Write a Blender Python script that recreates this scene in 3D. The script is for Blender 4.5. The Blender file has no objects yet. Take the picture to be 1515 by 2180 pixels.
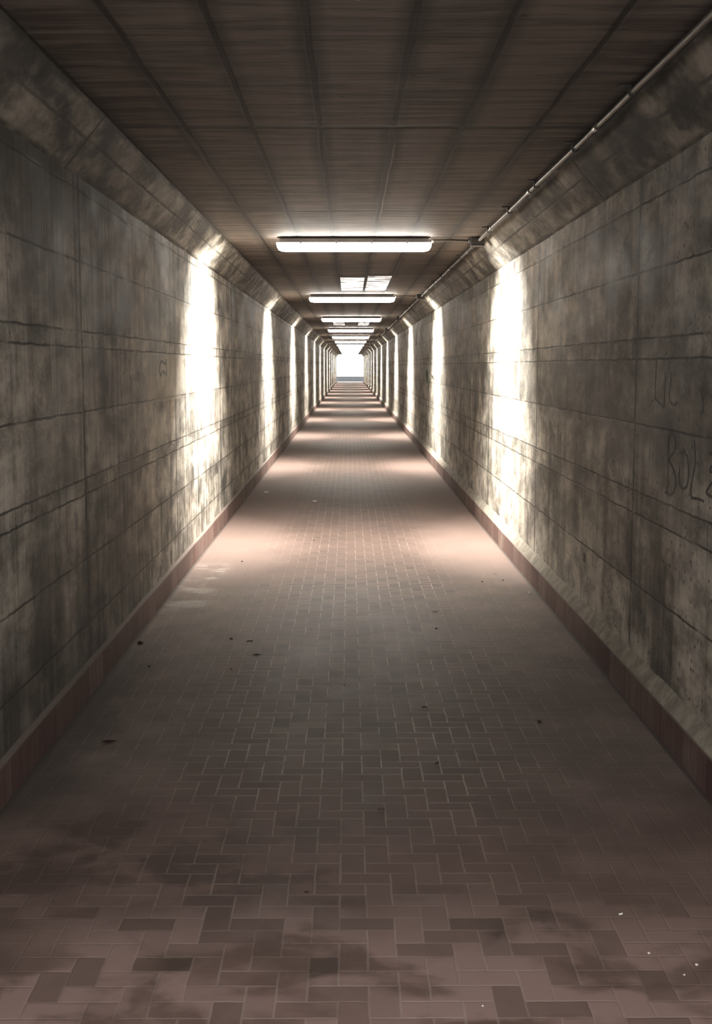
import bpy, bmesh, math, random
from mathutils import Vector, Matrix, noise as mnoise

random.seed(7)
S = bpy.context.scene
COL = S.collection

# ------------------------------------------------------------------ camera
F, CX, CY = 2600.0, 757.5, 1090.0          # focal length in pixels of the 1515 x 2180 frame
VPX, VPY = 744.0, 779.0                    # where the tunnel vanishes
H = 1.55                                   # eye height
PITCH = math.atan((CY - VPY) / F)
YAW = -math.atan((CX - VPX) / F)
cam_d = bpy.data.cameras.new('camera')
cam = bpy.data.objects.new('camera', cam_d)
COL.objects.link(cam)
cam_d.sensor_fit = 'VERTICAL'
cam_d.sensor_height = 36.0
cam_d.lens = F * 36.0 / 2180.0
cam_d.clip_start, cam_d.clip_end = 0.05, 600
cam.location = (0, 0, H)
cam.rotation_euler = (math.pi / 2 - PITCH, 0, YAW)
S.camera = cam
CAM_ROT = cam.rotation_euler.to_matrix()

# ------------------------------------------------------------------ sky and exposure
SKY_STRENGTH = 4.5
LAMP_STRENGTH = 45.0
LAMP_WATTS = 140.0
LAMP_SPREAD = 96.0
LAMP_TILT = 37.0
DOWN_WATTS = 78.0
DOWN_SPREAD = 128.0
world = bpy.data.worlds.new('overcast_sky')
S.world = world
world.use_nodes = True
wt = world.node_tree
for n in list(wt.nodes):
    wt.nodes.remove(n)
w_out = wt.nodes.new('ShaderNodeOutputWorld')
w_bg = wt.nodes.new('ShaderNodeBackground')
w_tc = wt.nodes.new('ShaderNodeTexCoord')
w_no = wt.nodes.new('ShaderNodeTexNoise')
w_no.inputs['Scale'].default_value = 2.5
w_no.inputs['Detail'].default_value = 4
w_cr = wt.nodes.new('ShaderNodeValToRGB')
w_cr.color_ramp.elements[0].color = (0.92, 0.92, 0.92, 1)
w_cr.color_ramp.elements[1].color = (1.0, 0.97, 0.93, 1)
wt.links.new(w_tc.outputs['Generated'], w_no.inputs['Vector'])
wt.links.new(w_no.outputs['Fac'], w_cr.inputs['Fac'])
wt.links.new(w_cr.outputs['Color'], w_bg.inputs['Color'])
w_bg.inputs['Strength'].default_value = SKY_STRENGTH
wt.links.new(w_bg.outputs['Background'], w_out.inputs['Surface'])

S.view_settings.view_transform = 'Standard'
S.view_settings.look = 'None'
S.view_settings.gamma = 1.0
S.view_settings.use_curve_mapping = False
S.view_settings.exposure = 0.0
S.cycles.max_bounces = 6
S.cycles.diffuse_bounces = 3
S.cycles.glossy_bounces = 3
S.cycles.sample_clamp_indirect = 8.0

# ------------------------------------------------------------------ dimensions
WL, WR = -1.25, 1.345          # wall faces
KL, KR = -1.225, 1.295         # faces of the red skirting
CEIL = H + 1.085
HB = H + 0.8625                # bottom edge of the haunches
HTL, HTR = -1.066, 1.15        # top edges of the haunches
Y0, Y1 = 0.8, 118.5          # tunnel mouths
JOINT0, JOINT = 5.76, 3.045    # formwork joints along the tunnel
LAMP0, LAMPD, NL = 10.57, 8.34, 13


# ------------------------------------------------------------------ helpers
def ray(px, py):
    d = Vector(((px - CX) / F, -(py - CY) / F, -1.0))
    return CAM_ROT @ d


def on_floor(px, py, z=0.0):
    d = ray(px, py)
    t = (z - H) / d.z
    return Vector((d.x * t, d.y * t, z))


def on_wall(px, py, x):
    d = ray(px, py)
    t = x / d.x
    return Vector((x, d.y * t, H + d.z * t))


def link(name, me, mat=None, parent=None, smooth=False):
    o = bpy.data.objects.new(name, me)
    COL.objects.link(o)
    if mat is not None:
        me.materials.append(mat)
    if parent is not None:
        o.parent = parent
    if smooth:
        for p in me.polygons:
            p.use_smooth = True
    return o


def from_bm(name, bm, mat=None, parent=None, smooth=False):
    bmesh.ops.recalc_face_normals(bm, faces=bm.faces[:])
    me = bpy.data.meshes.new(name)
    bm.to_mesh(me)
    bm.free()
    return link(name, me, mat, parent, smooth)


def tag(o, label, cat, group=None):
    o['label'] = label
    o['category'] = cat
    if group:
        o['group'] = group
    return o


def structure(o):
    o['kind'] = 'structure'
    return o


def empty(name, loc):
    o = bpy.data.objects.new(name, None)
    o.empty_display_size = 0.1
    COL.objects.link(o)
    o.location = loc
    return o


def prism(bm, prof, ys, jitter=None):
    """closed profile of (x, z) swept along the tunnel through the stations ys"""
    rings = []
    for y in ys:
        ring = []
        for k, (x, z) in enumerate(prof):
            if jitter:
                dx, dz = jitter(k, y)
                ring.append(bm.verts.new((x + dx, y, z + dz)))
            else:
                ring.append(bm.verts.new((x, y, z)))
        rings.append(ring)
    n = len(prof)
    for a, b in zip(rings[:-1], rings[1:]):
        for i in range(n):
            j = (i + 1) % n
            bm.faces.new((a[i], a[j], b[j], b[i]))
    bm.faces.new(rings[0])
    bm.faces.new(rings[-1])


def box(bm, c, s, bevel=0.0, rot=None):
    m = Matrix.Translation(c)
    if rot is not None:
        m = m @ rot
    r = bmesh.ops.create_cube(bm, size=1.0, matrix=m @ Matrix.Diagonal((s[0], s[1], s[2], 1)))
    if bevel:
        vs = set(r['verts'])
        es = [e for e in bm.edges if e.verts[0] in vs and e.verts[1] in vs]
        bmesh.ops.bevel(bm, geom=es, offset=bevel, segments=2, affect='EDGES', profile=0.5)


def tube(bm, pts, r, n=10, cap=True):
    pts = [Vector(p) for p in pts]
    rings = []
    for i, p in enumerate(pts):
        a = pts[max(i - 1, 0)]
        b = pts[min(i + 1, len(pts) - 1)]
        t = (b - a).normalized()
        up = Vector((0, 0, 1)) if abs(t.z) < 0.9 else Vector((1, 0, 0))
        s = t.cross(up).normalized()
        u = s.cross(t).normalized()
        rr = r[i] if isinstance(r, (list, tuple)) else r
        rings.append([bm.verts.new(p + rr * (math.cos(2 * math.pi * k / n) * s + math.sin(2 * math.pi * k / n) * u))
                      for k in range(n)])
    for a, b in zip(rings[:-1], rings[1:]):
        for k in range(n):
            j = (k + 1) % n
            bm.faces.new((a[k], a[j], b[j], b[k]))
    if cap:
        bm.faces.new(rings[0])
        bm.faces.new(rings[-1])


# ------------------------------------------------------------------ node helper
class NG:
    def __init__(self, name):
        self.m = bpy.data.materials.new(name)
        self.m.use_nodes = True
        self.t = self.m.node_tree
        for n in list(self.t.nodes):
            self.t.nodes.remove(n)
        self.out = self.t.nodes.new('ShaderNodeOutputMaterial')
        self.b = self.t.nodes.new('ShaderNodeBsdfPrincipled')
        self.t.links.new(self.b.outputs[0], self.out.inputs['Surface'])
        tc = self.t.nodes.new('ShaderNodeTexCoord')
        self.co = tc.outputs['Object']
        sp = self.t.nodes.new('ShaderNodeSeparateXYZ')
        self.t.links.new(self.co, sp.inputs[0])
        self.x, self.y, self.z = sp.outputs

    def put(self, sock, v):
        if isinstance(v, bpy.types.NodeSocket):
            self.t.links.new(v, sock)
        else:
            sock.default_value = v

    def f(self, op, a, b=0.0, c=0.0, clamp=False):
        n = self.t.nodes.new('ShaderNodeMath')
        n.operation = op
        n.use_clamp = clamp
        self.put(n.inputs[0], a)
        self.put(n.inputs[1], b)
        self.put(n.inputs[2], c)
        return n.outputs[0]

    def add(self, a, b): return self.f('ADD', a, b)
    def sub(self, a, b): return self.f('SUBTRACT', a, b)
    def mul(self, a, b): return self.f('MULTIPLY', a, b)
    def mx(self, a, b): return self.f('MAXIMUM', a, b)
    def mn(self, a, b): return self.f('MINIMUM', a, b)

    def vec(self, x, y, z):
        n = self.t.nodes.new('ShaderNodeCombineXYZ')
        self.put(n.inputs[0], x)
        self.put(n.inputs[1], y)
        self.put(n.inputs[2], z)
        return n.outputs[0]

    def scaled(self, sx, sy, sz, off=0.0):
        return self.vec(self.f('MULTIPLY_ADD', self.x, sx, off), self.f('MULTIPLY_ADD', self.y, sy, off * 1.7),
                        self.f('MULTIPLY_ADD', self.z, sz, off * 0.6))

    def noise(self, vec, scale=1.0, detail=4.0, rough=0.55, dist=0.0):
        n = self.t.nodes.new('ShaderNodeTexNoise')
        self.put(n.inputs['Vector'], vec)
        n.inputs['Scale'].default_value = scale
        n.inputs['Detail'].default_value = detail
        n.inputs['Roughness'].default_value = rough
        n.inputs['Distortion'].default_value = dist
        return n.outputs['Fac']

    def white(self, vec):
        n = self.t.nodes.new('ShaderNodeTexWhiteNoise')
        n.noise_dimensions = '3D'
        self.put(n.inputs['Vector'], vec)
        return n.outputs['Value']

    def voro(self, vec, scale):
        n = self.t.nodes.new('ShaderNodeTexVoronoi')
        self.put(n.inputs['Vector'], vec)
        n.inputs['Scale'].default_value = scale
        return n.outputs['Distance'], n.outputs['Color']

    def ss(self, v, lo, hi, a=0.0, b=1.0):
        n = self.t.nodes.new('ShaderNodeMapRange')
        n.interpolation_type = 'SMOOTHSTEP'
        n.clamp = True
        self.put(n.inputs['Value'], v)
        self.put(n.inputs['From Min'], lo)
        self.put(n.inputs['From Max'], hi)
        self.put(n.inputs['To Min'], a)
        self.put(n.inputs['To Max'], b)
        return n.outputs[0]

    def mix(self, fac, a, b, blend='MIX'):
        n = self.t.nodes.new('ShaderNodeMix')
        n.data_type = 'RGBA'
        n.blend_type = blend
        self.put(n.inputs[0], fac)
        for s, v in ((n.inputs[6], a), (n.inputs[7], b)):
            if not isinstance(v, bpy.types.NodeSocket) and len(v) == 3:
                v = (*v, 1)
            self.put(s, v)
        return n.outputs[2]

    def gain(self, col, g):
        n = self.t.nodes.new('ShaderNodeVectorMath')
        n.operation = 'SCALE'
        self.put(n.inputs[0], col)
        self.put(n.inputs['Scale'], g)
        return n.outputs[0]

    def band(self, v, at, half, soft):
        return self.ss(self.f('ABSOLUTE', self.sub(v, at)), half, half + soft, 1.0, 0.0)

    def rect(self, u, v, u0, u1, v0, v1, su, sv):
        a = self.band(u, (u0 + u1) / 2, abs(u1 - u0) / 2, su)
        b = self.band(v, (v0 + v1) / 2, abs(v1 - v0) / 2, sv)
        return self.mul(a, b)

    def finish(self, col, rough, height=None, strength=0.5, dist=0.01, spec=0.4):
        self.put(self.b.inputs['Base Color'], col)
        self.put(self.b.inputs['Roughness'], rough)
        self.b.inputs['Specular IOR Level'].default_value = spec
        if height is not None:
            n = self.t.nodes.new('ShaderNodeBump')
            n.inputs['Strength'].default_value = strength
            n.inputs['Distance'].default_value = dist
            self.put(n.inputs['Height'], height)
            self.t.links.new(n.outputs[0], self.b.inputs['Normal'])
        return self.m


def plain(name, col, rough=0.6, metal=0.0, var=0.25, scale=20.0):
    g = NG(name)
    n = g.noise(g.co, scale, 3)
    c = g.gain(g.mix(0.0, col, col), g.ss(n, 0.2, 0.8, 1 - var, 1 + var))
    g.b.inputs['Metallic'].default_value = metal
    return g.finish(c, rough)


# ------------------------------------------------------------------ materials of the shell
def wall_material(name, lines, strips, off, marks, extra=None, pale=1.0, runs=0.65):
    g = NG(name)
    y, z = g.y, g.z
    wob = g.mul(g.sub(g.noise(g.scaled(1, 1, 1, off), 7.0, 4), 0.5), 0.02)
    zz = g.add(z, wob)
    yy = g.add(y, g.mul(wob, 0.8))
    big = g.noise(g.scaled(1, 0.7, 0.9, off), 1.0, 4, 0.6)
    mid = g.noise(g.scaled(1, 1.1, 1.6, off + 3), 1.6, 4, 0.65)
    streak = g.noise(g.scaled(1, 11.0, 0.55, off + 7), 1.0, 4, 0.6)
    fine_streak = g.noise(g.scaled(1, 34.0, 1.1, off + 11), 1.0, 3, 0.6)
    grain = g.noise(g.scaled(1, 1, 1, off), 55.0, 3, 0.7)
    # one casting panel differs from the next
    pid = g.f('FLOOR', g.f('DIVIDE', g.sub(yy, JOINT0), JOINT))
    row = 0.0
    for h in lines:
        row = g.add(row, g.f('GREATER_THAN', zz, h))
    pan = g.white(g.vec(pid, row, off))
    rowv = g.white(g.vec(row, off, 4.2))
    tide = g.noise(g.scaled(1, 0.55, 1.1, off + 60), 1.7, 5, 0.68, 0.6)
    val = g.add(g.mul(g.ss(big, 0.36, 0.64), 0.26), g.mul(g.ss(mid, 0.36, 0.64), 0.28))
    val = g.add(val, g.mul(g.ss(tide, 0.44, 0.56), 0.22))
    val = g.add(val, g.mul(g.ss(streak, 0.36, 0.64), 0.26))
    val = g.add(val, g.mul(g.sub(pan, 0.5), 0.22))
    val = g.add(val, g.mul(g.sub(rowv, 0.5), 0.10))
    val = g.add(val, g.mul(g.sub(grain, 0.5), 0.22))
    col = g.mix(g.ss(val, 0.0, 0.95), (0.062 * pale, 0.055 * pale, 0.046 * pale), (0.50, 0.455, 0.39))
    # warm and greenish tints of old shuttered concrete
    tint = g.noise(g.scaled(1, 0.5, 1.2, off + 20), 1.3, 3)
    col = g.mix(g.ss(tint, 0.45, 0.75, 0.0, 0.45), col, g.mix(1.0, col, (1.08, 0.93, 0.84), 'MULTIPLY'))
    col = g.mix(g.ss(tint, 0.25, 0.45, 0.5, 0.0), col, g.mix(1.0, col, (0.90, 0.96, 0.86), 'MULTIPLY'))
    # small mottling, pale flecks and dark spatter
    mot = g.noise(g.scaled(1, 0.5, 1.0, off + 70), 5.5, 5, 0.72)
    col = g.gain(col, g.ss(mot, 0.34, 0.66, 0.55, 1.40))
    flk = g.mul(g.ss(g.noise(g.scaled(1, 0.8, 1, off + 80), 11.0, 3, 0.6), 0.61, 0.69), g.ss(tide, 0.45, 0.6))
    col = g.mix(g.mul(flk, 0.40), col, (0.50, 0.46, 0.40))
    spt = g.mul(g.ss(g.noise(g.scaled(1, 0.6, 0.9, off + 90), 8.0, 5, 0.7), 0.60, 0.68), g.ss(big, 0.42, 0.58, 1.0, 0.2))
    col = g.mix(g.mul(spt, 0.60), col, (0.045, 0.040, 0.034))
    # long dark runs of water
    sm = g.mul(g.ss(fine_streak, 0.58, 0.72), g.ss(g.noise(g.scaled(1, 0.8, 1.1, off + 31), 1.1, 2), 0.46, 0.62))
    col = g.mix(g.mul(sm, runs), col, (0.045, 0.040, 0.032))
    # joints: horizontal lines, the vertical joint of each casting, fainter board edges
    lj = 0.0
    for h in lines:
        lj = g.mx(lj, g.band(zz, h, 0.002, 0.006))
    fy = g.f('FRACT', g.f('DIVIDE', g.sub(yy, JOINT0 - JOINT / 2), JOINT))
    vd = g.mul(g.f('ABSOLUTE', g.sub(fy, 0.5)), JOINT)
    vj = g.ss(vd, 0.010, 0.028, 1.0, 0.0)
    fb = g.f('FRACT', g.f('DIVIDE', g.sub(yy, JOINT0 - 0.305), 0.609))
    bd = g.mul(g.f('ABSOLUTE', g.sub(fb, 0.5)), 0.609)
    bj = g.mul(g.ss(bd, 0.003, 0.014, 0.55, 0.0), g.ss(mid, 0.35, 0.6))
    brk = g.ss(g.noise(g.scaled(1, 1.4, 3, off + 40), 2.0, 3), 0.28, 0.5, 0.35, 1.0)
    joint = g.mul(g.mx(g.mx(lj, vj), bj), brk)
    col = g.mix(g.mul(joint, 0.85), col, (0.028, 0.024, 0.019))
    # grime gathered along the joints
    soft = 0.0
    for h in lines:
        soft = g.mx(soft, g.band(zz, h, 0.01, 0.09))
    soft = g.mx(soft, g.ss(vd, 0.02, 0.16, 0.8, 0.0))
    soft = g.mul(soft, g.ss(g.noise(g.scaled(1, 2.2, 4, off + 50), 1.5, 4), 0.45, 0.68))
    col = g.mix(g.mul(soft, 0.45), col, (0.05, 0.045, 0.036))
    # air holes, thick on the narrow strips
    d, cc = g.voro(g.scaled(1, 1, 1, off), 26.0)
    sep = g.t.nodes.new('ShaderNodeSeparateColor')
    g.put(sep.inputs[0], cc)
    strip = 0.0
    for (a, b) in strips:
        strip = g.mx(strip, g.band(z, (a + b) / 2, abs(b - a) / 2, 0.03))
    thr = g.f('MULTIPLY_ADD', strip, -0.40, 0.92)
    hole = g.mul(g.ss(d, 0.10, 0.26, 1.0, 0.0), g.f('GREATER_THAN', sep.outputs[0], thr))
    col = g.mix(g.mul(hole, 0.85), col, (0.02, 0.018, 0.015))
    for (u0, u1, v0, v1, c, k) in marks:
        ragged = g.mul(g.sub(streak, 0.5), abs(v1 - v0) * 0.4)
        msk = g.rect(g.add(y, wob), g.add(z, ragged), u0, u1, v0, v1, 0.035, 0.02)
        col = g.mix(g.mul(msk, k), col, c)
    if extra:
        col = extra(g, col, streak, fine_streak, mid)
    hgt = g.add(g.mul(joint, -0.35), g.mul(grain, 0.2))
    hgt = g.add(hgt, g.mul(hole, -0.6))
    hgt = g.add(hgt, g.mul(mid, 0.35))
    rough = g.ss(mid, 0.3, 0.7, 0.62, 0.85)
    return g.finish(col, rough, hgt, 0.5, 0.008, 0.35)


DARK = (0.03, 0.025, 0.02)


def wall_px(px0, py0, px1, py1, x):
    a = on_wall(px0, py0, x)
    b = on_wall(px1, py1, x)
    return a.y, b.y, a.z, b.z


L_LINES = [H + v for v in (0.805, 0.48, 0.160, 0.085, -0.215, -0.53, -0.605, -0.91, -1.22)]
L_STRIPS = [(H + 0.09, H + 0.155), (H - 0.60, H - 0.535)]
R_LINES = [H + v for v in (0.735, 0.425, 0.122, 0.03, -0.27, -0.585, -0.69, -1.02)]
R_STRIPS = [(H - 0.68, H - 0.59), (H - 1.33, H - 1.24)]

l_marks = []
for p in ((363, 1175, 366, 1197), (340, 1208, 343, 1224), (322, 1212, 324, 1230), (262, 1030, 267, 1130),
          (338, 640, 341, 690)):
    l_marks.append((*wall_px(*p, WL), DARK, 0.8))
# pale round plug beside the skirting
l_marks.append((*wall_px(235, 1328, 243, 1339, WL), (0.5, 0.46, 0.4), 0.8))
r_marks = []
for p in ((1081, 567, 1084, 594), (1093, 560, 1096, 581), (1066, 606, 1068, 636), (1089, 610, 1092, 619),
          (1099, 1141, 1101, 1150), (1127, 1172, 1130, 1180), (1242, 1180, 1245, 1195)):
    r_marks.append((*wall_px(*p, WR), DARK, 0.85))


def left_extra(g, col, streak, fine, mid):
    # lime bloom running down, and the paler casting above the ragged seam near the first lamp
    a = on_wall(105, 690, WL)
    b = on_wall(185, 880, WL)
    m = g.rect(g.y, g.z, a.y, b.y, a.z, b.z, 0.25, 0.12)
    lime = g.mul(m, g.ss(fine, 0.52, 0.66))
    col = g.mix(g.mul(lime, 0.55), col, (0.55, 0.52, 0.46))
    a = on_wall(310, 752, WL)
    b = on_wall(384, 846, WL)
    m = g.rect(g.y, g.z, a.y, b.y, a.z, b.z, 0.03, 0.01)
    col = g.mix(g.mul(m, 0.45), col, (0.46, 0.41, 0.34))
    # run of dark streaks below the haunch
    a = on_wall(90, 400, WL)
    b = on_wall(330, 640, WL)
    m = g.rect(g.y, g.z, a.y, b.y, H + 0.2, H + 0.86, 0.5, 0.12)
    dk = g.mul(m, g.ss(fine, 0.47, 0.62))
    col = g.mix(g.mul(dk, 0.6), col, (0.045, 0.04, 0.033))
    # damp and dirt at the wall foot, partly painted vignette; darker under the haunch
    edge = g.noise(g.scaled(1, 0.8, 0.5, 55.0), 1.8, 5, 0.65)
    damp_vignette = g.ss(g.add(g.z, g.mul(g.sub(edge, 0.5), 1.6)), 0.35, 1.0, 1.0, 0.0)
    damp_vignette = g.mul(damp_vignette, g.ss(g.add(g.y, g.mul(g.sub(edge, 0.5), 3.0)), 5.5, 9.0, 1.0, 0.0))
    upper_dark = g.ss(g.add(g.z, g.mul(g.sub(edge, 0.5), 0.8)), H + 0.45, H + 0.85)
    upper_dark = g.mul(upper_dark, g.ss(g.y, 5.0, 8.5, 1.0, 0.0))
    return g.mix(g.mul(g.mx(damp_vignette, upper_dark), 0.68), col, (0.038, 0.035, 0.028))


def right_extra(g, col, streak, fine, mid):
    # damp, darker band of castings under the middle seam
    m = g.rect(g.y, g.z, 3.0, 9.2, H - 0.30, H + 0.0, 0.3, 0.05)
    m = g.mul(m, g.ss(streak, 0.35, 0.62))
    return g.mix(g.mul(m, 0.5), col, (0.075, 0.066, 0.055))


M_WALL_L = wall_material('left_wall_concrete', L_LINES, L_STRIPS, 3.0, l_marks, left_extra, 0.85)
M_WALL_R = wall_material('right_wall_concrete', R_LINES, R_STRIPS, 17.0, r_marks, right_extra, 1.7, 0.35)


def haunch_material(name, start, step, off):
    g = NG(name)
    n1 = g.noise(g.scaled(2.0, 0.9, 2.0, off), 1.7, 5, 0.65)
    n2 = g.noise(g.scaled(4, 1.8, 4, off), 2.2, 4)
    n3 = g.noise(g.scaled(1, 11.0, 1, off + 4), 1.0, 4, 0.6)
    wob = g.mul(g.sub(g.noise(g.co, 9.0, 3), 0.5), 0.03)
    val = g.add(g.mul(g.ss(n1, 0.38, 0.62), 0.62), g.mul(g.ss(n2, 0.36, 0.64), 0.30))
    val = g.add(val, g.mul(g.ss(n3, 0.35, 0.7), 0.10))
    pid = g.f('FLOOR', g.f('DIVIDE', g.sub(g.y, start), step))
    val = g.add(val, g.mul(g.sub(g.white(g.vec(pid, off, 1.0)), 0.5), 0.25))
    col = g.mix(g.ss(val, 0.0, 1.0), (0.070, 0.062, 0.052), (0.34, 0.305, 0.255))
    mot = g.noise(g.scaled(1, 0.45, 1, off + 70), 7.0, 5, 0.72)
    col = g.gain(col, g.ss(mot, 0.34, 0.66, 0.6, 1.3))
    fy = g.f('FRACT', g.f('DIVIDE', g.sub(g.add(g.y, wob), start - step / 2), step))
    d = g.mul(g.f('ABSOLUTE', g.sub(fy, 0.5)), step)
    j = g.ss(d, 0.006, 0.022, 0.85, 0.0)
    mid_line = g.mul(g.band(g.add(g.z, g.mul(wob, 0.4)), (HB + CEIL) / 2 + 0.01, 0.002, 0.007), g.ss(n1, 0.4, 0.6, 0.2, 0.8))
    edge = g.mul(g.mx(g.band(g.z, HB, 0.004, 0.02), g.band(g.z, CEIL, 0.004, 0.025)), g.ss(n2, 0.35, 0.6, 0.2, 0.9))
    dark = g.mx(g.mx(j, mid_line), edge)
    col = g.mix(dark, col, (0.03, 0.026, 0.022))
    # dark fingers where the boards met
    fing = g.mul(g.ss(g.noise(g.scaled(0.6, 14.0, 0.6, off + 9), 1.0, 2), 0.60, 0.68), g.ss(n1, 0.42, 0.6))
    fing = g.mul(fing, g.rect(g.x, g.y, 0.9, 1.4, 6.5, 10.1, 0.05, 0.5))
    col = g.mix(g.mul(fing, 0.7), col, (0.05, 0.043, 0.037))
    h = g.add(g.mul(dark, -0.8), g.mul(n2, 0.5))
    return g.finish(col, 0.78, h, 0.5, 0.01, 0.3)


M_HAUNCH_L = haunch_material('left_haunch_concrete', 5.5, 3.3, 2.0)
M_HAUNCH_R = haunch_material('right_haunch_concrete', 6.55, 3.62, 8.0)

GROOVES = [-1.066, -0.755, -0.445, -0.137, 0.205, 0.515, 0.855, 1.13]


def ceiling_material():
    g = NG('ceiling_concrete')
    wob = g.mul(g.sub(g.noise(g.scaled(2.0, 1.2, 1), 1.6, 4), 0.5), 0.022)
    xx = g.add(g.x, wob)
    trans = g.noise(g.scaled(1.6, 13.0, 1, 2.0), 1.0, 5, 0.62, 0.4)
    fine = g.noise(g.scaled(3.0, 46.0, 1, 5.0), 1.0, 3, 0.6)
    big = g.noise(g.scaled(0.9, 0.5, 1, 9.0), 1.3, 4)
    row = 0.0
    for x in GROOVES[1:-1]:
        row = g.add(row, g.f('GREATER_THAN', xx, x))
    pid = g.f('FLOOR', g.f('DIVIDE', g.sub(g.y, JOINT0), JOINT))
    pan = g.white(g.vec(row, pid, 3.3))
    val = g.add(g.mul(g.ss(trans, 0.38, 0.64), 0.46), g.mul(g.ss(big, 0.36, 0.64), 0.22))
    val = g.add(val, g.mul(g.ss(fine, 0.3, 0.7), 0.18))
    val = g.add(val, g.mul(pan, 0.25))
    col = g.mix(g.ss(val, 0.05, 0.95), (0.046, 0.036, 0.030), (0.222, 0.180, 0.153))
    gr = 0.0
    wide = 0.0
    for x in GROOVES:
        gr = g.mx(gr, g.band(xx, x, 0.006, 0.012))
        wide = g.mx(wide, g.band(xx, x, 0.018, 0.065))
    wide = g.mul(wide, g.ss(g.noise(g.scaled(1, 0.5, 1, 14.0), 1.5, 3), 0.3, 0.6, 0.25, 0.9))
    fy = g.f('FRACT', g.f('DIVIDE', g.sub(g.add(g.y, g.mul(wob, 0.3)), JOINT0 - JOINT / 2), JOINT))
    d = g.mul(g.f('ABSOLUTE', g.sub(fy, 0.5)), JOINT)
    tj = g.ss(d, 0.022, 0.045, 0.95, 0.0)
    col = g.mix(g.mul(wide, 0.78), col, (0.036, 0.033, 0.028))
    col = g.mix(g.mul(g.mx(gr, tj), 0.85), col, (0.022, 0.02, 0.017))
    dd, cc = g.voro(g.scaled(1, 1, 1, 1.0), 3.4)
    col = g.mix(g.ss(dd, 0.03, 0.05, 0.8, 0.0), col, (0.02, 0.018, 0.016))
    # a thin pale seam left in the groove right of the middle
    seam = g.mul(g.band(xx, 0.222, 0.003, 0.005), g.band(g.y, 7.7, 1.2, 0.5))
    col = g.mix(g.mul(seam, 0.7), col, (0.34, 0.29, 0.25))
    h = g.add(g.mul(g.mx(gr, tj), -0.3), g.mul(trans, 0.8))
    return g.finish(col, 0.7, h, 0.6, 0.012, 0.35)


M_CEIL = ceiling_material()

BW = 0.0764                    # paver width; a paver is two widths long


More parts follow.
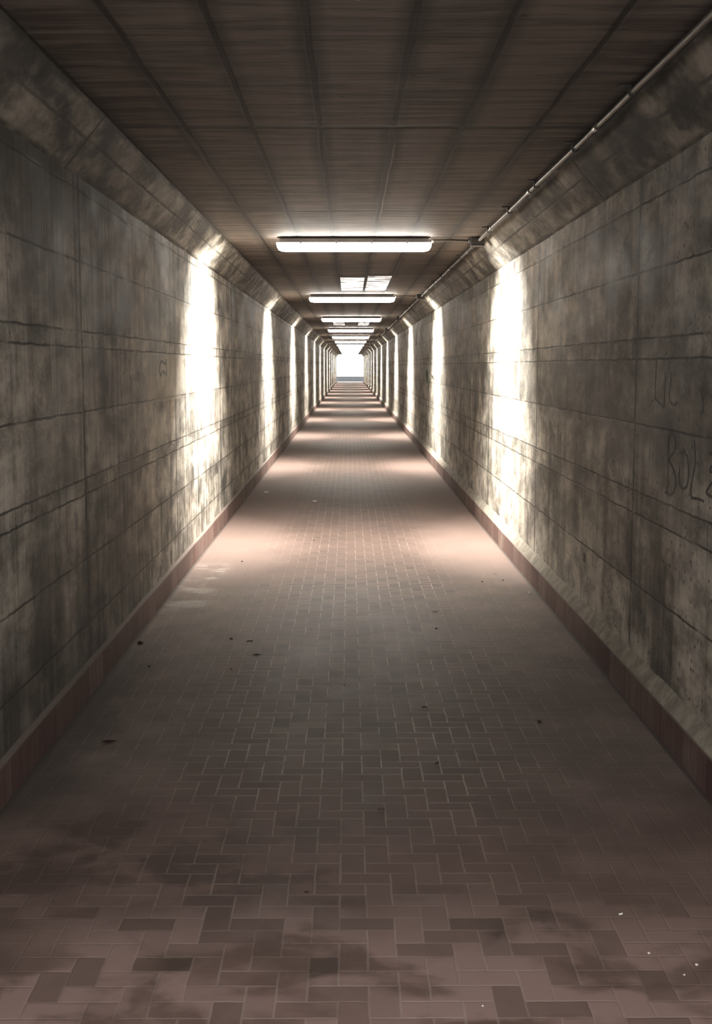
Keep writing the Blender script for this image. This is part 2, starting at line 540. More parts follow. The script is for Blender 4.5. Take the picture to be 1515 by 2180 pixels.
def floor_material():
    g = NG('herringbone_pavers')
    wob = g.noise(g.scaled(1, 1, 1, 4.0), 16.0, 2)
    wv = g.mul(g.sub(wob, 0.5), 0.006)
    U = g.f('DIVIDE', g.add(g.sub(g.x, 0.0467), wv), BW)
    V = g.f('DIVIDE', g.add(g.sub(g.y, 4.514), wv), BW)
    i, j = g.f('FLOOR', U), g.f('FLOOR', V)
    u, v = g.sub(U, i), g.sub(V, j)
    t = g.f('FLOORED_MODULO', g.sub(i, j), 4.0)
    t = g.f('ROUND', t)
    is0, is1 = g.f('COMPARE', t, 0.0, 0.1), g.f('COMPARE', t, 1.0, 0.1)
    is2, is3 = g.f('COMPARE', t, 2.0, 0.1), g.f('COMPARE', t, 3.0, 0.1)
    dl = g.add(u, is1)
    dr = g.add(g.sub(1.0, u), is0)
    db = g.add(v, is2)
    dt = g.add(g.sub(1.0, v), is3)
    d = g.mn(g.mn(dl, dr), g.mn(db, dt))
    bid = g.vec(g.sub(i, is1), g.sub(j, is2), 0.0)
    r1 = g.white(bid)
    r2 = g.white(g.vec(g.sub(i, is1), g.sub(j, is2), 7.0))
    grout = g.ss(d, 0.022, 0.065, 1.0, 0.0)

    big = g.noise(g.scaled(0.9, 0.45, 1, 6.0), 1.2, 4, 0.6)
    mid = g.noise(g.scaled(1.5, 1.2, 1, 12.0), 2.2, 5, 0.62)
    fine = g.noise(g.scaled(1, 1, 1), 60.0, 3, 0.7)
    blot = g.noise(g.scaled(1.0, 1.25, 1, 21.0), 3.2, 4, 0.55, 0.3)
    brick = g.mix(r1, (0.064, 0.040, 0.033), (0.140, 0.088, 0.072))
    brick = g.mix(g.ss(r2, 0.80, 0.95, 0.0, 0.6), brick, (0.085, 0.055, 0.045))
    brick = g.mix(g.ss(r2, 0.05, 0.15, 0.45, 0.0), brick, (0.165, 0.125, 0.095))
    brick = g.gain(brick, g.ss(fine, 0.25, 0.75, 0.86, 1.14))
    dust_c = g.mix(g.ss(mid, 0.3, 0.7), (0.165, 0.131, 0.112), (0.228, 0.175, 0.150))
    # a film of dust lies thicker towards the walls, the middle is walked clean
    ax = g.f('ABSOLUTE', g.sub(g.x, 0.03))
    side = g.ss(g.add(ax, g.mul(g.sub(big, 0.5), 0.7)), 0.30, 0.95)
    dust = g.add(g.mul(side, 0.62), g.mul(g.ss(mid, 0.38, 0.68), g.f('MULTIPLY_ADD', side, 0.22, 0.10)))
    inner = g.ss(g.add(g.y, g.mul(g.sub(big, 0.5), 2.0)), 8.0, 9.6)
    dust = g.f('ADD', dust, g.f('MULTIPLY_ADD', inner, 0.34, 0.08), 0.0, True)
    dust_c = g.mix(g.mul(inner, 0.7), dust_c, (0.190, 0.127, 0.108))
    # the ground by the entrance: tracked-in dirt fills the joints, damp blotches on the left, pale dust nearest
    near = g.ss(g.add(g.y, g.mul(g.sub(big, 0.5), 1.6)), 3.9, 5.0, 1.0, 0.0)
    wash = g.mul(g.rect(g.x, g.add(g.y, g.mul(g.sub(mid, 0.5), 0.5)), -1.3, -0.30, 3.30, 3.95, 0.55, 0.25),
                 g.ss(blot, 0.42, 0.55))
    pale = g.mul(g.ss(g.add(g.y, g.mul(g.sub(mid, 0.5), 0.5)), 3.0, 3.6, 1.0, 0.0), g.ss(blot, 0.38, 0.56))
    pale = g.mul(pale, g.ss(r1, 0.15, 0.6, 0.35, 1.0))
    single = g.mul(g.mul(near, g.ss(r2, 0.87, 0.91)), g.rect(g.x, g.y, -0.45, 0.55, 2.9, 3.35, 0.1, 0.15))
    gc = g.mix(g.ss(mid, 0.3, 0.7), (0.34, 0.295, 0.25), (0.54, 0.47, 0.41))
    gvis = g.mul(grout, g.ss(g.noise(g.scaled(1, 1, 1, 33.0), 6.0, 3), 0.30, 0.55, 0.35, 1.0))
    gvis = g.mul(gvis, g.sub(1.0, g.mul(side, 0.84)))
    gvis = g.mul(gvis, g.sub(1.0, g.mul(near, 0.72)))
    gvis = g.mul(gvis, g.sub(1.0, g.mul(inner, 0.55)))
    col = g.mix(dust, brick, dust_c)
    col = g.mix(g.mul(near, 0.62), col, g.mix(g.ss(mid, 0.35, 0.65), (0.112, 0.064, 0.052), (0.175, 0.106, 0.088)))
    col = g.mix(g.mul(wash, 0.80), col, (0.066, 0.041, 0.034))
    col = g.mix(g.mul(single, 0.75), col, (0.062, 0.038, 0.031))
    col = g.mix(g.mul(pale, 0.75), col, (0.36, 0.245, 0.22))
    col = g.mix(g.mul(gvis, 0.9), col, gc)
    # pale patch beside the left skirting under the first lamp
    a = on_floor(395, 1215)
    b = on_floor(440, 1280)
    m = g.mul(g.rect(g.x, g.y, a.x, a.x + 0.25, b.y, a.y, 0.12, 0.5), g.ss(blot, 0.45, 0.6))
    col = g.mix(g.mul(m, 0.7), col, (0.42, 0.37, 0.32))
    # wet dirt lying along the left skirting near the entrance
    sd = g.ss(g.add(g.sub(g.x, KL), g.mul(g.sub(mid, 0.5), 0.25)), 0.06, 0.32, 1.0, 0.0)
    sd = g.mul(sd, g.ss(g.y, 5.2, 7.5, 1.0, 0.0))
    sd = g.mul(sd, g.ss(g.y, 3.7, 4.2))
    col = g.mix(g.mul(sd, 0.65), col, (0.045, 0.040, 0.033))
    # a darker line where floor and skirting meet
    dl2 = g.ss(g.sub(g.x, KL), 0.004, 0.03, 0.8, 0.0)
    dr2 = g.ss(g.sub(KR, g.x), 0.004, 0.03, 0.8, 0.0)
    col = g.mix(g.mx(dl2, dr2), col, (0.05, 0.042, 0.036))
    rough = g.add(g.ss(mid, 0.3, 0.7, 0.60, 0.66), g.mul(dust, 0.10))
    h = g.add(g.mul(grout, -0.7), g.mul(fine, 0.25))
    h = g.add(h, g.mul(r2, 0.35))
    return g.finish(col, rough, h, 0.35, 0.004, 0.4)


M_FLOOR = floor_material()


def skirting_material():
    g = NG('red_skirting_paint')
    n = g.noise(g.scaled(3, 3, 3, 2.0), 1.5, 5, 0.65)
    st = g.noise(g.scaled(1, 26.0, 1.5, 5.0), 1.0, 4)
    seg = g.f('FLOOR', g.f('DIVIDE', g.y, 0.33))
    r = g.white(g.vec(seg, 1.0, g.f('SIGN', g.x)))
    col = g.mix(r, (0.075, 0.038, 0.033), (0.140, 0.078, 0.066))
    worn = g.add(g.mul(g.ss(st, 0.42, 0.68), 0.55), g.mul(g.ss(n, 0.45, 0.7), 0.5))
    worn = g.mul(worn, g.ss(r, 0.1, 0.8, 0.35, 1.0))
    col = g.mix(worn, col, (0.20, 0.16, 0.138))
    f = g.f('FRACT', g.f('DIVIDE', g.y, 0.33))
    gap = g.ss(g.mul(g.mn(f, g.sub(1.0, f)), 0.33), 0.002, 0.006, 0.8, 0.0)
    col = g.mix(gap, col, (0.04, 0.03, 0.026))
    top = g.ss(g.z, 0.139, 0.148, 0.0, 0.55)
    col = g.mix(top, col, (0.27, 0.235, 0.205))
    return g.finish(col, 0.6, g.add(g.mul(gap, -1.0), g.mul(n, 0.4)), 0.4, 0.006, 0.4)


M_SKIRT = skirting_material()


def mortar_material():
    g = NG('rough_mortar')
    n = g.noise(g.scaled(1, 1, 1, 3.0), 9.0, 5, 0.7)
    n2 = g.noise(g.scaled(1, 1, 1, 8.0), 1.6, 3)
    col = g.mix(g.ss(n, 0.25, 0.75), (0.17, 0.15, 0.12), (0.40, 0.36, 0.30))
    col = g.mix(g.ss(n2, 0.5, 0.7, 0.0, 0.4), col, (0.12, 0.105, 0.088))
    return g.finish(col, 0.85, n, 0.8, 0.012, 0.3)


M_MORTAR = mortar_material()
M_OUT = plain('pale_outdoor_paving', (0.36, 0.36, 0.35), 0.8, 0, 0.15, 3.0)
M_UPSTAND = plain('grey_cast_concrete', (0.105, 0.11, 0.118), 0.8, 0, 0.15, 5.0)

# ------------------------------------------------------------------ the tunnel shell
YS = [Y0, 3, 8, 16, 32, 64, Y1]


def shell(name, prof, mat, ys=YS, jitter=None):
    bm = bmesh.new()
    prism(bm, prof, ys, jitter)
    return structure(from_bm(name, bm, mat))


shell('floor', [(-1.6, 0), (1.7, 0), (1.7, -0.2), (-1.6, -0.2)], M_FLOOR)
shell('ceiling', [(-1.6, CEIL), (1.7, CEIL), (1.7, CEIL + 0.3), (-1.6, CEIL + 0.3)], M_CEIL)
shell('wall_left', [(WL, 0), (WL, CEIL), (WL - 0.35, CEIL), (WL - 0.35, 0)], M_WALL_L)
shell('wall_right', [(WR, 0), (WR, CEIL), (WR + 0.355, CEIL), (WR + 0.355, 0)], M_WALL_R)

ys_fine = [Y0 + 0.12 * k for k in range(int((30 - Y0) / 0.12))] + [30 + 2.0 * k for k in range(45)] + [Y1]


def wavy(amp, scale, seed):
    def f(k, y):
        return ((mnoise.noise((y * scale, seed, k * 3.7)) * amp), (mnoise.noise((y * scale, seed + 9, k * 2.9)) * amp))
    return f


def haunch_jit(seed, wall_x):
    base = wavy(0.006, 2.0, seed)

    def f(k, y):
        if k == 0:                      # lower edge slides on the wall
            return (0, base(k, y)[1])
        if k == 1:
            return (base(k, y)[0], 0)
        return (0, 0)
    return f


shell('trim_1', [(WL, HB), (HTL, CEIL), (WL, CEIL)], M_HAUNCH_L, ys_fine, haunch_jit(1.5, WL))
shell('trim_2', [(WR, HB), (HTR, CEIL), (WR, CEIL)], M_HAUNCH_R, ys_fine, haunch_jit(6.5, WR))


def skirt_jit(seed):
    base = wavy(0.004, 1.3, seed)

    def f(k, y):
        if k == 1:
            return base(k, y)
        if k == 0:
            return (base(1, y)[0], 0)
        return (0, base(1, y)[1]) if k == 2 else (0, 0)
    return f


shell('baseboard_left', [(KL, 0), (KL, 0.15), (WL, 0.152), (WL, 0)], M_SKIRT, ys_fine, skirt_jit(2.2))
shell('baseboard_right', [(KR, 0), (KR, 0.145), (WR, 0.147), (WR, 0)], M_SKIRT, ys_fine, skirt_jit(4.4))


def mortar_jit(k, y):
    a = mnoise.noise((y * 3.1, 2.0, 0.3)) * 0.008 + mnoise.noise((y * 11.0, 5.0, 0.3)) * 0.006
    b = mnoise.noise((y * 1.7, 8.0, 0.3)) * 0.010 + mnoise.noise((y * 9.0, 3.0, 0.3)) * 0.007
    if k == 1:
        return (a * 0.6, a)
    if k == 2:
        return (0, b)
    if k == 0:
        return (a * 0.3, 0)
    return (0, 0)


shell('trim_3', [(KR + 0.006, 0.146), (KR + 0.024, 0.172), (WR, 0.205), (WR, 0.146)], M_MORTAR, ys_fine, mortar_jit)

# low grey wall beyond the far mouth and the ground outside both ends
bm = bmesh.new()
box(bm, (0.05, Y1 + 4.2, 0.255), (6.0, 0.35, 0.51), 0.01)
structure(from_bm('wall_end', bm, M_UPSTAND))
bm = bmesh.new()
box(bm, (0, Y1 + 30, -0.1), (24, 60, 0.2))
o = structure(from_bm('ground', bm, M_OUT))
bm = bmesh.new()
box(bm, (0, Y0 - 10, -0.1), (16, 20, 0.2))
o = structure(from_bm('ground', bm, M_OUT))

# ------------------------------------------------------------------ glossy boards of the ceiling


def gloss_material():
    g = NG('smooth_sealed_concrete')
    tr = g.noise(g.scaled(2.0, 11.0, 1, 2.0), 1.0, 4, 0.6, 0.3)
    col = g.mix(g.ss(tr, 0.3, 0.7), (0.15, 0.115, 0.095), (0.25, 0.20, 0.17))
    return g.finish(col, g.ss(tr, 0.42, 0.58, 0.16, 0.45), tr, 0.9, 0.03, 0.4)


M_GLOSS = gloss_material()


def ceiling_board(x0, x1, y0, y1, label):
    bm = bmesh.new()
    box(bm, ((x0 + x1) / 2, (y0 + y1) / 2, CEIL - 0.002), (x1 - x0, y1 - y0, 0.004), 0.001)
    tag(from_bm('ceiling_board', bm, M_GLOSS), label, 'ceiling board', 'shiny ceiling boards')


ceiling_board(-0.115, 0.185, 15.3, 17.88, 'shiny ceiling board reflecting light, left one just before the second lamp')
ceiling_board(0.225, 0.515, 15.0, 17.88, 'shiny ceiling board reflecting light, right one just before the second lamp')
ceiling_board(-0.425, -0.125, 30.3, 33.1, 'small shiny ceiling board, left one just before the fourth lamp')
ceiling_board(0.225, 0.505, 30.3, 33.1, 'small shiny ceiling board, right one just before the fourth lamp')

# ------------------------------------------------------------------ lamps
M_HOUS = plain('grey_lamp_plastic', (0.42, 0.40, 0.38), 0.5, 0, 0.1)
M_PLATE = plain('dark_mounting_steel', (0.10, 0.09, 0.08), 0.5, 0.6, 0.2)
M_CLIP = plain('steel_clip', (0.45, 0.44, 0.42), 0.35, 0.9, 0.1)


def lamp_glow():
    g = NG('lit_lamp_diffuser')
    g.b.inputs['Base Color'].default_value = (0.8, 0.8, 0.78, 1)
    g.b.inputs['Roughness'].default_value = 0.4
    g.b.inputs['Emission Color'].default_value = (1.0, 0.955, 0.87, 1)
    g.b.inputs['Emission Strength'].default_value = LAMP_STRENGTH
    return g.m


M_GLOW = lamp_glow()


def lamp_meshes():
    out = {}
    bm = bmesh.new()
    box(bm, (0, 0, -0.007), (1.30, 0.05, 0.014), 0.003)
    me = bpy.data.meshes.new('mounting_rail')
    bm.to_mesh(me)
    bm.free()
    me.materials.append(M_PLATE)
    out['mounting_rail'] = me
    bm = bmesh.new()
    box(bm, (0, 0, -0.030), (1.27, 0.115, 0.032), 0.008)
    box(bm, (0, 0, -0.046), (1.29, 0.130, 0.008), 0.003)
    me = bpy.data.meshes.new('housing')
    bm.to_mesh(me)
    bm.free()
    me.materials.append(M_HOUS)
    out['housing'] = me
    # diffuser: a rounded trough whose ends taper up
    bm = bmesh.new()
    st = [(-0.655, 0.30, 0.80), (-0.650, 0.55, 0.88), (-0.638, 0.80, 0.95), (-0.615, 0.95, 1.0), (-0.58, 1, 1),
          (0, 1, 1), (0.58, 1, 1), (0.615, 0.95, 1.0), (0.638, 0.80, 0.95), (0.650, 0.55, 0.88), (0.655, 0.30, 0.80)]
    rings = []
    n = 10
    for x, kd, kw in st:
        r = []
        for k in range(n + 1):
            a = math.pi * k / n
            c, s = math.cos(a), math.sin(a)
            yy = 0.062 * kw * math.copysign(abs(c) ** 0.6, c)
            zz = -0.049 - 0.072 * kd * abs(s) ** 0.6
            r.append(bm.verts.new((x, yy, zz)))
        rings.append(r)
    for a, b in zip(rings[:-1], rings[1:]):
        for k in range(n):
            bm.faces.new((a[k], a[k + 1], b[k + 1], b[k]))
        bm.faces.new((a[n], a[0], b[0], b[n]))
    bm.faces.new(rings[0])
    bm.faces.new(rings[-1])
    bmesh.ops.recalc_face_normals(bm, faces=bm.faces[:])
    me = bpy.data.meshes.new('diffuser')
    bm.to_mesh(me)
    bm.free()
    me.materials.append(M_GLOW)
    for p in me.polygons:
        p.use_smooth = True
    out['diffuser'] = me
    bm = bmesh.new()
    box(bm, (0, 0, 0), (0.018, 0.012, 0.034), 0.003)
    me = bpy.data.meshes.new('clip')
    bm.to_mesh(me)
    bm.free()
    me.materials.append(M_CLIP)
    out['clip'] = me
    return out


LM = lamp_meshes()
ORD = ['nearest', 'second', 'third', 'fourth', 'fifth', 'sixth', 'seventh', 'eighth', 'ninth', 'tenth', 'eleventh',
       'twelfth', 'thirteenth and farthest']
LAMP_X = 0.038
for k in range(NL):
    y = LAMP0 + LAMPD * k
    t = empty('strip_lamp', (LAMP_X, y, CEIL))
    if k == 0:
        lab = 'large lit strip lamp across the ceiling, nearest of the row'
    else:
        lab = 'lit strip lamp across the ceiling, %s of the row' % ORD[k]
    tag(t, lab, 'lamp', 'strip lamps along the tunnel ceiling')
    for nm in ('mounting_rail', 'housing', 'diffuser'):
        c = bpy.data.objects.new(nm, LM[nm])
        COL.objects.link(c)
        c.parent = t
    for sgn in (-1, 1):            # the fixture's light, thrown down to either side below its hood
        ld = bpy.data.lights.new('lamp_light', 'AREA')
        ld.shape = 'RECTANGLE'
        ld.size, ld.size_y = 0.10, 0.10
        ld.energy = LAMP_WATTS
        ld.color = (1.0, 0.955, 0.87)
        ld.spread = math.radians(LAMP_SPREAD)
        lo = bpy.data.objects.new('lamp_light', ld)
        COL.objects.link(lo)
        lo.parent = t
        lo.location = (sgn * 0.06, 0, -0.170)
        lo.rotation_euler = (0, -sgn * math.radians(90 - LAMP_TILT), 0)
    ld = bpy.data.lights.new('lamp_light', 'AREA')
    ld.shape = 'RECTANGLE'
    ld.size, ld.size_y = 1.20, 0.10
    ld.energy = DOWN_WATTS
    ld.color = (1.0, 0.955, 0.87)
    ld.spread = math.radians(DOWN_SPREAD)
    lo = bpy.data.objects.new('lamp_light', ld)
    COL.objects.link(lo)
    lo.parent = t
    lo.location = (0, 0, -0.128)
    if k < 3:
        for cx in (-0.45, -0.15, 0.15, 0.45):
            for cy in (-0.066, 0.066):
                c = bpy.data.objects.new('clip', LM['clip'])
                COL.objects.link(c)
                c.parent = t
                c.location = (cx, cy, -0.043)

# ------------------------------------------------------------------ conduit on the right, boxes and branches
M_PIPE = plain('galvanised_conduit', (0.22, 0.205, 0.185), 0.5, 0.6, 0.25, 9.0)
M_BOX = plain('dark_grey_junction_plastic', (0.055, 0.052, 0.05), 0.5, 0.0, 0.15)
M_BRANCH = plain('dark_branch_pipe', (0.085, 0.075, 0.065), 0.5, 0.3, 0.2)
PX, PZ = 1.098, CEIL - 0.030


def pipe_x(y):
    return PX + 0.010 * mnoise.noise((y * 0.45, 1.0, 0.0)) + 0.004 * mnoise.noise((y * 1.7, 4.0, 0.0))


def pipe_z(y):
    return PZ + 0.006 * mnoise.noise((y * 0.5, 7.0, 2.0))


root = empty('cable_conduit', (PX, Y0, CEIL))
tag(root, 'long thin grey metal conduit running along the ceiling edge above the right wall', 'conduit')
inv = Matrix.Translation(-Vector(root.location))
cuts = [LAMP0 + LAMPD * k for k in range(8)]
spans = list(zip([Y0 + 0.02] + [c + 0.057 for c in cuts], [c - 0.057 for c in cuts] + [Y1 - 0.1]))
for a, b in spans:
    n = max(2, int((b - a) / 0.35)) if a < 60 else 12
    bm = bmesh.new()
    tube(bm, [(pipe_x(y), y, pipe_z(y)) for y in [a + (b - a) * i / n for i in range(n + 1)]], 0.0125, 10)
    bm.transform(inv)
    from_bm('pipe', bm, M_PIPE, root, True)
y = 3.6
while y < 40:
    bm = bmesh.new()
    tube(bm, [(pipe_x(y - 0.04), y - 0.04, pipe_z(y - 0.04)), (pipe_x(y + 0.04), y + 0.04, pipe_z(y + 0.04))], 0.0165, 12)
    bm.transform(inv)
    from_bm('coupling', bm, M_CLIP, root, True)
    y += 2.0 if y < 20 else 4.17
y = 4.9
while y < 45:
    bm = bmesh.new()
    zc = pipe_z(y)
    box(bm, (pipe_x(y), y, zc), (0.034, 0.022, 0.034), 0.006)
    box(bm, (pipe_x(y) - 0.012, y, (zc + CEIL) / 2), (0.012, 0.022, CEIL - zc - 0.004), 0.001)
    box(bm, (pipe_x(y) - 0.034, y, CEIL - 0.0045), (0.045, 0.022, 0.006), 0.001)
    bm.transform(inv)
    from_bm('pipe_clamp', bm, M_BOX, root)
    y += 1.22 if y < 20 else 2.44

for k in range(8):
    y = LAMP0 + LAMPD * k
    bx = pipe_x(y) - 0.015
    t = empty('junction_box', (bx, y, CEIL))
    tag(t, 'dark junction box on the right conduit with a branch pipe to the %s strip lamp' % ORD[k], 'junction box',
        'junction boxes on the conduit')
    bm = bmesh.new()
    box(bm, (0, 0, -0.035), (0.115, 0.105, 0.066), 0.008)
    from_bm('box_body', bm, M_BOX, t)
    bm = bmesh.new()
    box(bm, (0, 0, -0.071), (0.120, 0.110, 0.008), 0.003)
    from_bm('box_lid', bm, M_BOX, t)
    bm = bmesh.new()
    x_end = LAMP_X + 0.658 - bx
    tube(bm, [(-0.057, 0, -0.03), (-0.2, 0, -0.026), (x_end + 0.03, 0, -0.028), (x_end, 0, -0.030)], 0.0105, 10)
    from_bm('branch_pipe', bm, M_BRANCH, t, True)
    bm = bmesh.new()
    tube(bm, [(-0.074, 0, -0.030), (-0.056, 0, -0.030)], 0.019, 12)
    c = from_bm('cable_gland', bm, M_CLIP, t, True)
    bm = bmesh.new()
    tube(bm, [(x_end, 0, -0.030), (x_end + 0.02, 0, -0.030)], 0.017, 12)
    from_bm('cable_gland', bm, M_CLIP, t, True)

# white dome whose lower rim just shows at the top edge of the view
d = ray(763, -1)
tt = (CEIL - 0.060 - H) / d.z
dome_y = d.y * tt
dome_x = d.x * tt
M_DOME = plain('white_dome_plastic', (0.85, 0.84, 0.80), 0.35, 0, 0.05)
t = empty('ceiling_sensor', (dome_x, dome_y, CEIL))
tag(t, 'small white dome sensor on the near ceiling, only its rim in view', 'sensor')
bm = bmesh.new()
tube(bm, [(0, 0, 0), (0, 0, -0.02)], [0.055, 0.053], 24)
from_bm('base', bm, M_DOME, t, True)
bm = bmesh.new()
pts, rr = [], []
for k in range(9):
    a = math.pi / 2 * k / 8
    pts.append((0, 0, -0.018 - 0.042 * math.sin(a)))
    rr.append(max(0.047 * math.cos(a), 0.002))
tube(bm, pts, rr, 24)
from_bm('dome', bm, M_DOME, t, True)

# ------------------------------------------------------------------ graffiti: paint strokes lying on the walls
M_INK = plain('faded_black_paint', (0.028, 0.025, 0.022), 0.6, 0, 0.3, 30)
M_PALEINK = plain('thin_grey_paint', (0.075, 0.068, 0.058), 0.6, 0, 0.3, 30)
M_GREEN = plain('green_paint', (0.055, 0.16, 0.09), 0.6, 0, 0.3, 30)


def stroke(bm, pts, wall_x, width):
    """a painted line: a thin ribbon on the wall plane"""
    side = -1 if wall_x > 0 else 1
    n = len(pts)
    fr, bk = [], []
    for i, p in enumerate(pts):
        a, b = pts[max(i - 1, 0)], pts[min(i + 1, n - 1)]
        t = Vector((0, b.y - a.y, b.z - a.z))
        t = t.normalized() if t.length > 1e-6 else Vector((0, 1, 0))
        s = Vector((0, -t.z, t.y)) * (width / 2 * (0.8 + 0.4 * abs(math.sin(i * 1.3))))
        q = Vector((wall_x, p.y, p.z))
        o1 = Vector((side * 0.0016, 0, 0))
        o0 = Vector((side * 0.0003, 0, 0))
        fr.append((bm.verts.new(q + s + o1), bm.verts.new(q - s + o1)))
        bk.append((bm.verts.new(q + s + o0), bm.verts.new(q - s + o0)))
    for i in range(n - 1):
        bm.faces.new((fr[i][0], fr[i][1], fr[i + 1][1], fr[i + 1][0]))
        bm.faces.new((bk[i][0], bk[i][1], bk[i + 1][1], bk[i + 1][0]))
        bm.faces.new((fr[i][0], fr[i + 1][0], bk[i + 1][0], bk[i][0]))
        bm.faces.new((fr[i][1], fr[i + 1][1], bk[i + 1][1], bk[i][1]))
    bm.faces.new((fr[0][0], fr[0][1], bk[0][1], bk[0][0]))
    bm.faces.new((fr[-1][0], fr[-1][1], bk[-1][1], bk[-1][0]))


def smooth_pts(pts, sub=5):
    out = []
    n = len(pts)
    for i in range(n - 1):
        p0, p1, p2, p3 = pts[max(i - 1, 0)], pts[i], pts[i + 1], pts[min(i + 2, n - 1)]
        for k in range(sub):
            t = k / sub
            out.append(tuple(0.5 * (2 * b + (c - a) * t + (2 * a - 5 * b + 4 * c - d) * t * t + (3 * b - a - 3 * c + d) * t ** 3)
                             for a, b, c, d in zip(p0, p1, p2, p3)))
    out.append(pts[-1])
    return out


def graffiti(strokes, origin, zoom, wall_x, width, mat, label):
    first = on_wall(origin[0] + strokes[0][0][0] / zoom, origin[1] + strokes[0][0][1] / zoom, wall_x)
    root = tag(empty('graffiti', first), label, 'graffiti')
    for s in strokes:
        bm = bmesh.new()
        px = [(origin[0] + x / zoom, origin[1] + y / zoom) for x, y in s]
        stroke(bm, [on_wall(x, y, wall_x) for x, y in smooth_pts(px)], wall_x, width)
        bm.transform(Matrix.Translation(-first))
        from_bm('paint_stroke', bm, mat, root)
    return root


O2, Z2 = (1330, 720), 5.45
graffiti([
    [(503, 1130), (496, 1290), (497, 1400), (500, 1640), (480, 1790)],
    [(503, 1140), (540, 1098), (582, 1180), (568, 1310), (508, 1400), (555, 1510), (586, 1650), (565, 1780), (520, 1812), (465, 1785)],
    [(632, 1332), (690, 1318)],
    [(690, 1330), (722, 1380), (736, 1560), (716, 1715), (664, 1742), (630, 1670), (636, 1490)],
    [(804, 1180), (816, 1400), (790, 1600), (760, 1750), (775, 1845), (850, 1866), (918, 1895)],
    [(980, 1345), (1010, 1340), (1040, 1370), (1030, 1440), (980, 1540), (1020, 1550)],
    [(1030, 1650), (950, 1770), (965, 1815), (1040, 1860)],
], O2, Z2, WR, 0.011, M_INK, 'dark scrawled graffiti letters on the right wall near the right edge')
graffiti([
    [(372, 240), (352, 480), (350, 690), (350, 700), (420, 775), (450, 770), (458, 560), (466, 440), (458, 400)],
    [(540, 390), (510, 690), (560, 770), (600, 740)],
    [(850, 560), (895, 700), (910, 860)],
], O2, Z2, WR, 0.010, M_INK, 'faint dark boxy graffiti strokes on right wall above the scrawled letters')
graffiti([
    [(792, 690), (792, 780), (750, 800), (700, 742), (660, 790), (643, 900), (640, 990), (672, 1072), (722, 975), (772, 1045)],
    [(792, 780), (806, 950), (800, 1085)],
], (280, 700), 10.82, WL, 0.016, M_PALEINK, 'small grey looping graffiti tag on the left wall beside the lamp glow')
graffiti([
    [(690, 840), (715, 900), (690, 960), (720, 1020), (700, 1100)],
    [(720, 850), (730, 960), (722, 1110)],
], (850, 720), 12.1, WR, 0.10, M_GREEN, 'green painted blot on the right wall further down the tunnel')
graffiti([
    [(800, 915), (850, 1010), (930, 1080)],
    [(870, 970), (835, 1020), (825, 1180)],
    [(835, 1215), (832, 1290)],
    [(470, 690), (478, 860), (470, 1000)],
], (850, 720), 12.1, WR, 0.03, M_PALEINK, 'thin dark graffiti scribble on right wall beside the green blot')

# ------------------------------------------------------------------ litter
M_LEAF = plain('dark_dry_leaf', (0.030, 0.022, 0.016), 0.8, 0, 0.4, 60)
M_BROWN = plain('brown_dry_leaf', (0.075, 0.042, 0.028), 0.8, 0, 0.4, 60)
M_WHITE = plain('white_paper_scrap', (0.80, 0.78, 0.72), 0.7, 0, 0.08, 60)
M_STONE = plain('pale_pebble', (0.62, 0.58, 0.50), 0.8, 0, 0.2, 60)


def lump(bm, c, r, seed, flat=0.6):
    rv = bmesh.ops.create_icosphere(bm, subdivisions=2, radius=1.0)
    for v in rv['verts']:
        k = 1 + 0.35 * mnoise.noise((v.co.x * 1.6 + seed, v.co.y * 1.6, v.co.z * 1.6))
        v.co = Vector((c[0] + v.co.x * r * k, c[1] + v.co.y * r * k, c[2] + max(v.co.z, -0.95) * r * flat * k))


def leaf(bm, L, Wd, seed, curl=0.25):
    rows = []
    n = 9
    for i in range(n):
        t = i / (n - 1)
        w = Wd / 2 * (math.sin(math.pi * min(t * 0.96 + 0.02, 1)) ** 0.75) * (1 + 0.25 * mnoise.noise((t * 5, seed, 0)))
        x = (t - 0.5) * L
        z0 = 0.002 + curl * Wd * (0.5 * (2 * t - 1) ** 2)
        rows.append([bm.verts.new((x, -w, z0 + curl * w * 0.8)), bm.verts.new((x, 0, z0)), bm.verts.new((x, w, z0 + curl * w * 0.9))])
    fs = []
    for a, b in zip(rows[:-1], rows[1:]):
        for k in range(2):
            fs.append(bm.faces.new((a[k], a[k + 1], b[k + 1], b[k])))
    bmesh.ops.solidify(bm, geom=fs, thickness=0.0015)


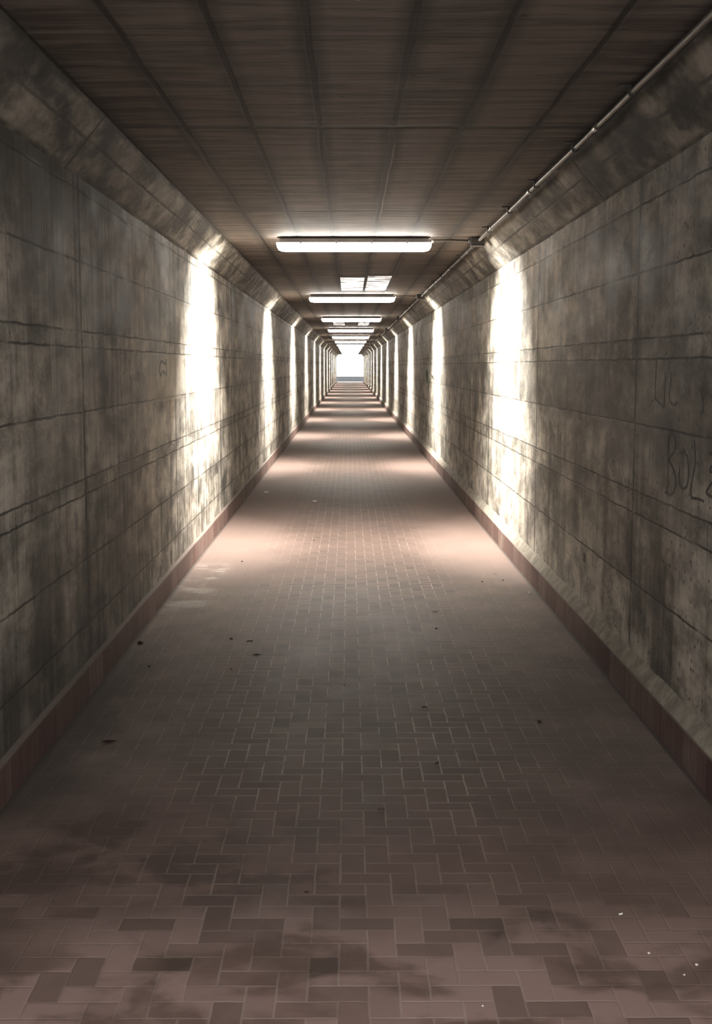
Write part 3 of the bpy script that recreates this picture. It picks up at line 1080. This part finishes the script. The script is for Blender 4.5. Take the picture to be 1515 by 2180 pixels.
def litter(kind, px, py, size, label, rot=0.0, mat=None, seed=1.0):
    """size in metres"""
    p = on_floor(px, py)
    bm = bmesh.new()
    if kind == 'leaf':
        leaf(bm, size, size * 0.5, seed)
        nm, cat, m = 'dry_leaf', 'leaf', mat or M_LEAF
    elif kind == 'clump':
        lump(bm, (0, 0, size * 0.28), size / 2, seed, 0.6)
        lump(bm, (size * 0.35, size * 0.1, size * 0.18), size / 3.4, seed + 3, 0.6)
        nm, cat, m = 'dirt_clump', 'dirt clump', mat or M_LEAF
    elif kind == 'twig':
        pts = [(-size / 2, 0, 0.004), (-size * 0.15, size * 0.06, 0.006), (size * 0.2, size * 0.02, 0.006), (size / 2, size * 0.22, 0.004)]
        tube(bm, smooth_pts(pts, 4), 0.0032, 6)
        nm, cat, m = 'twig', 'twig', mat or M_LEAF
    elif kind == 'paper':
        lump(bm, (-size * 0.24, 0, size * 0.2), size * 0.26, seed, 0.75)
        lump(bm, (size * 0.24, size * 0.05, size * 0.2), size * 0.24, seed + 5, 0.75)
        nm, cat, m = 'paper_scrap', 'litter', mat or M_WHITE
    else:
        lump(bm, (0, 0, size * 0.35), size / 2, seed, 0.7)
        nm, cat, m = 'pebble', 'pebble', mat or M_STONE
    o = from_bm(nm, bm, m, None, kind not in ('leaf',))
    o.location = (p.x, p.y, 0.0005)
    o.rotation_euler = (0, 0, rot)
    return tag(o, label, cat, 'litter on the tunnel floor')


litter('clump', 298, 1371, 0.030, 'black clump of dirt on the floor nearest the left skirting', 0.3, seed=1)
litter('clump', 317, 1420, 0.014, 'small black crumb below the big clump near left skirting', 0, seed=2)
litter('leaf', 547, 1395, 0.050, 'thin dark leaf lying flat left of the paved middle', 0.05, seed=3)
litter('twig', 531, 1367, 0.032, 'short dark twig just above the thin dark leaf', 0.1, seed=4)
litter('clump', 492, 1361, 0.016, 'dark brown crumb left of the short twig', 0.0, M_BROWN, 5)
litter('clump', 492, 1425, 0.010, 'tiny black crumb below left of the thin dark leaf', 0.0, seed=6)
litter('leaf', 232, 1581, 0.062, 'wide brown leaf alone on the dark lower left floor', 0.15, M_BROWN, 7)
litter('clump', 928, 1339, 0.014, 'round black crumb right of centre in the middle of the floor', 0, seed=8)
litter('clump', 1147, 1538, 0.018, 'black crumb on the dark floor nearest the right skirting', 0, seed=9)
litter('twig', 931, 1627, 0.028, 'bent dark twig on the pavers right of centre', 0.9, seed=10)
litter('leaf', 926, 1303, 0.042, 'faint brown leaf behind the round black crumb', 0.0, M_BROWN, 11)
litter('leaf', 1054, 1223, 0.026, 'small brown leaf on the bright floor towards the right', 0.0, M_BROWN, 12)
litter('clump', 1026, 1239, 0.012, 'dark crumb on bright floor left below the small brown leaf', 0, M_BROWN, 13)
litter('clump', 1070, 1236, 0.012, 'dark crumb on bright floor right below the small brown leaf', 0, M_BROWN, 14)
litter('clump', 515, 1196, 0.014, 'single dark crumb on the bright floor at left', 0, seed=15)
litter('clump', 668, 1151, 0.012, 'tiny dark crumb on bright floor below the white scraps', 0, M_BROWN, 16)
litter('leaf', 652, 1901, 0.016, 'tiny dark leaf flake on the nearest floor left of centre', 0.3, seed=17)
litter('twig', 811, 1726, 0.022, 'small brown twig in the near middle of the floor', 0.2, M_BROWN, 18)
litter('clump', 732, 1459, 0.008, 'tiny black speck on the paved middle', 0, seed=19)
litter('twig', 903, 1508, 0.024, 'short dark twig right of the tiny black speck', 0.0, seed=20)
litter('paper', 567, 1050, 0.058, 'double white paper scrap in the dark band far left', 0.0, seed=21)
litter('paper', 670, 1069, 0.050, 'bright white scrap right of the double paper scrap', 0.3, seed=22)
litter('pebble', 1126, 1264, 0.016, 'white pebble beside the right skirting under the lamp light', 0, M_WHITE, 23)
litter('paper', 1321, 1948, 0.014, 'tiny pair of white crumbs on the nearest floor at right', 0.5, seed=24)
litter('pebble', 1380, 2031, 0.008, 'pale pebble on the nearest floor right below the white crumbs', 0, M_STONE, 25)
litter('pebble', 1482, 2056, 0.009, 'pale pebble at the right edge of the nearest floor', 0, M_STONE, 26)
litter('pebble', 1456, 2077, 0.006, 'tiny pale pebble left below the one at the right edge', 0, M_STONE, 27)
litter('pebble', 1027, 2143, 0.005, 'tiny white grit speck at the bottom of the floor', 0, M_WHITE, 28)
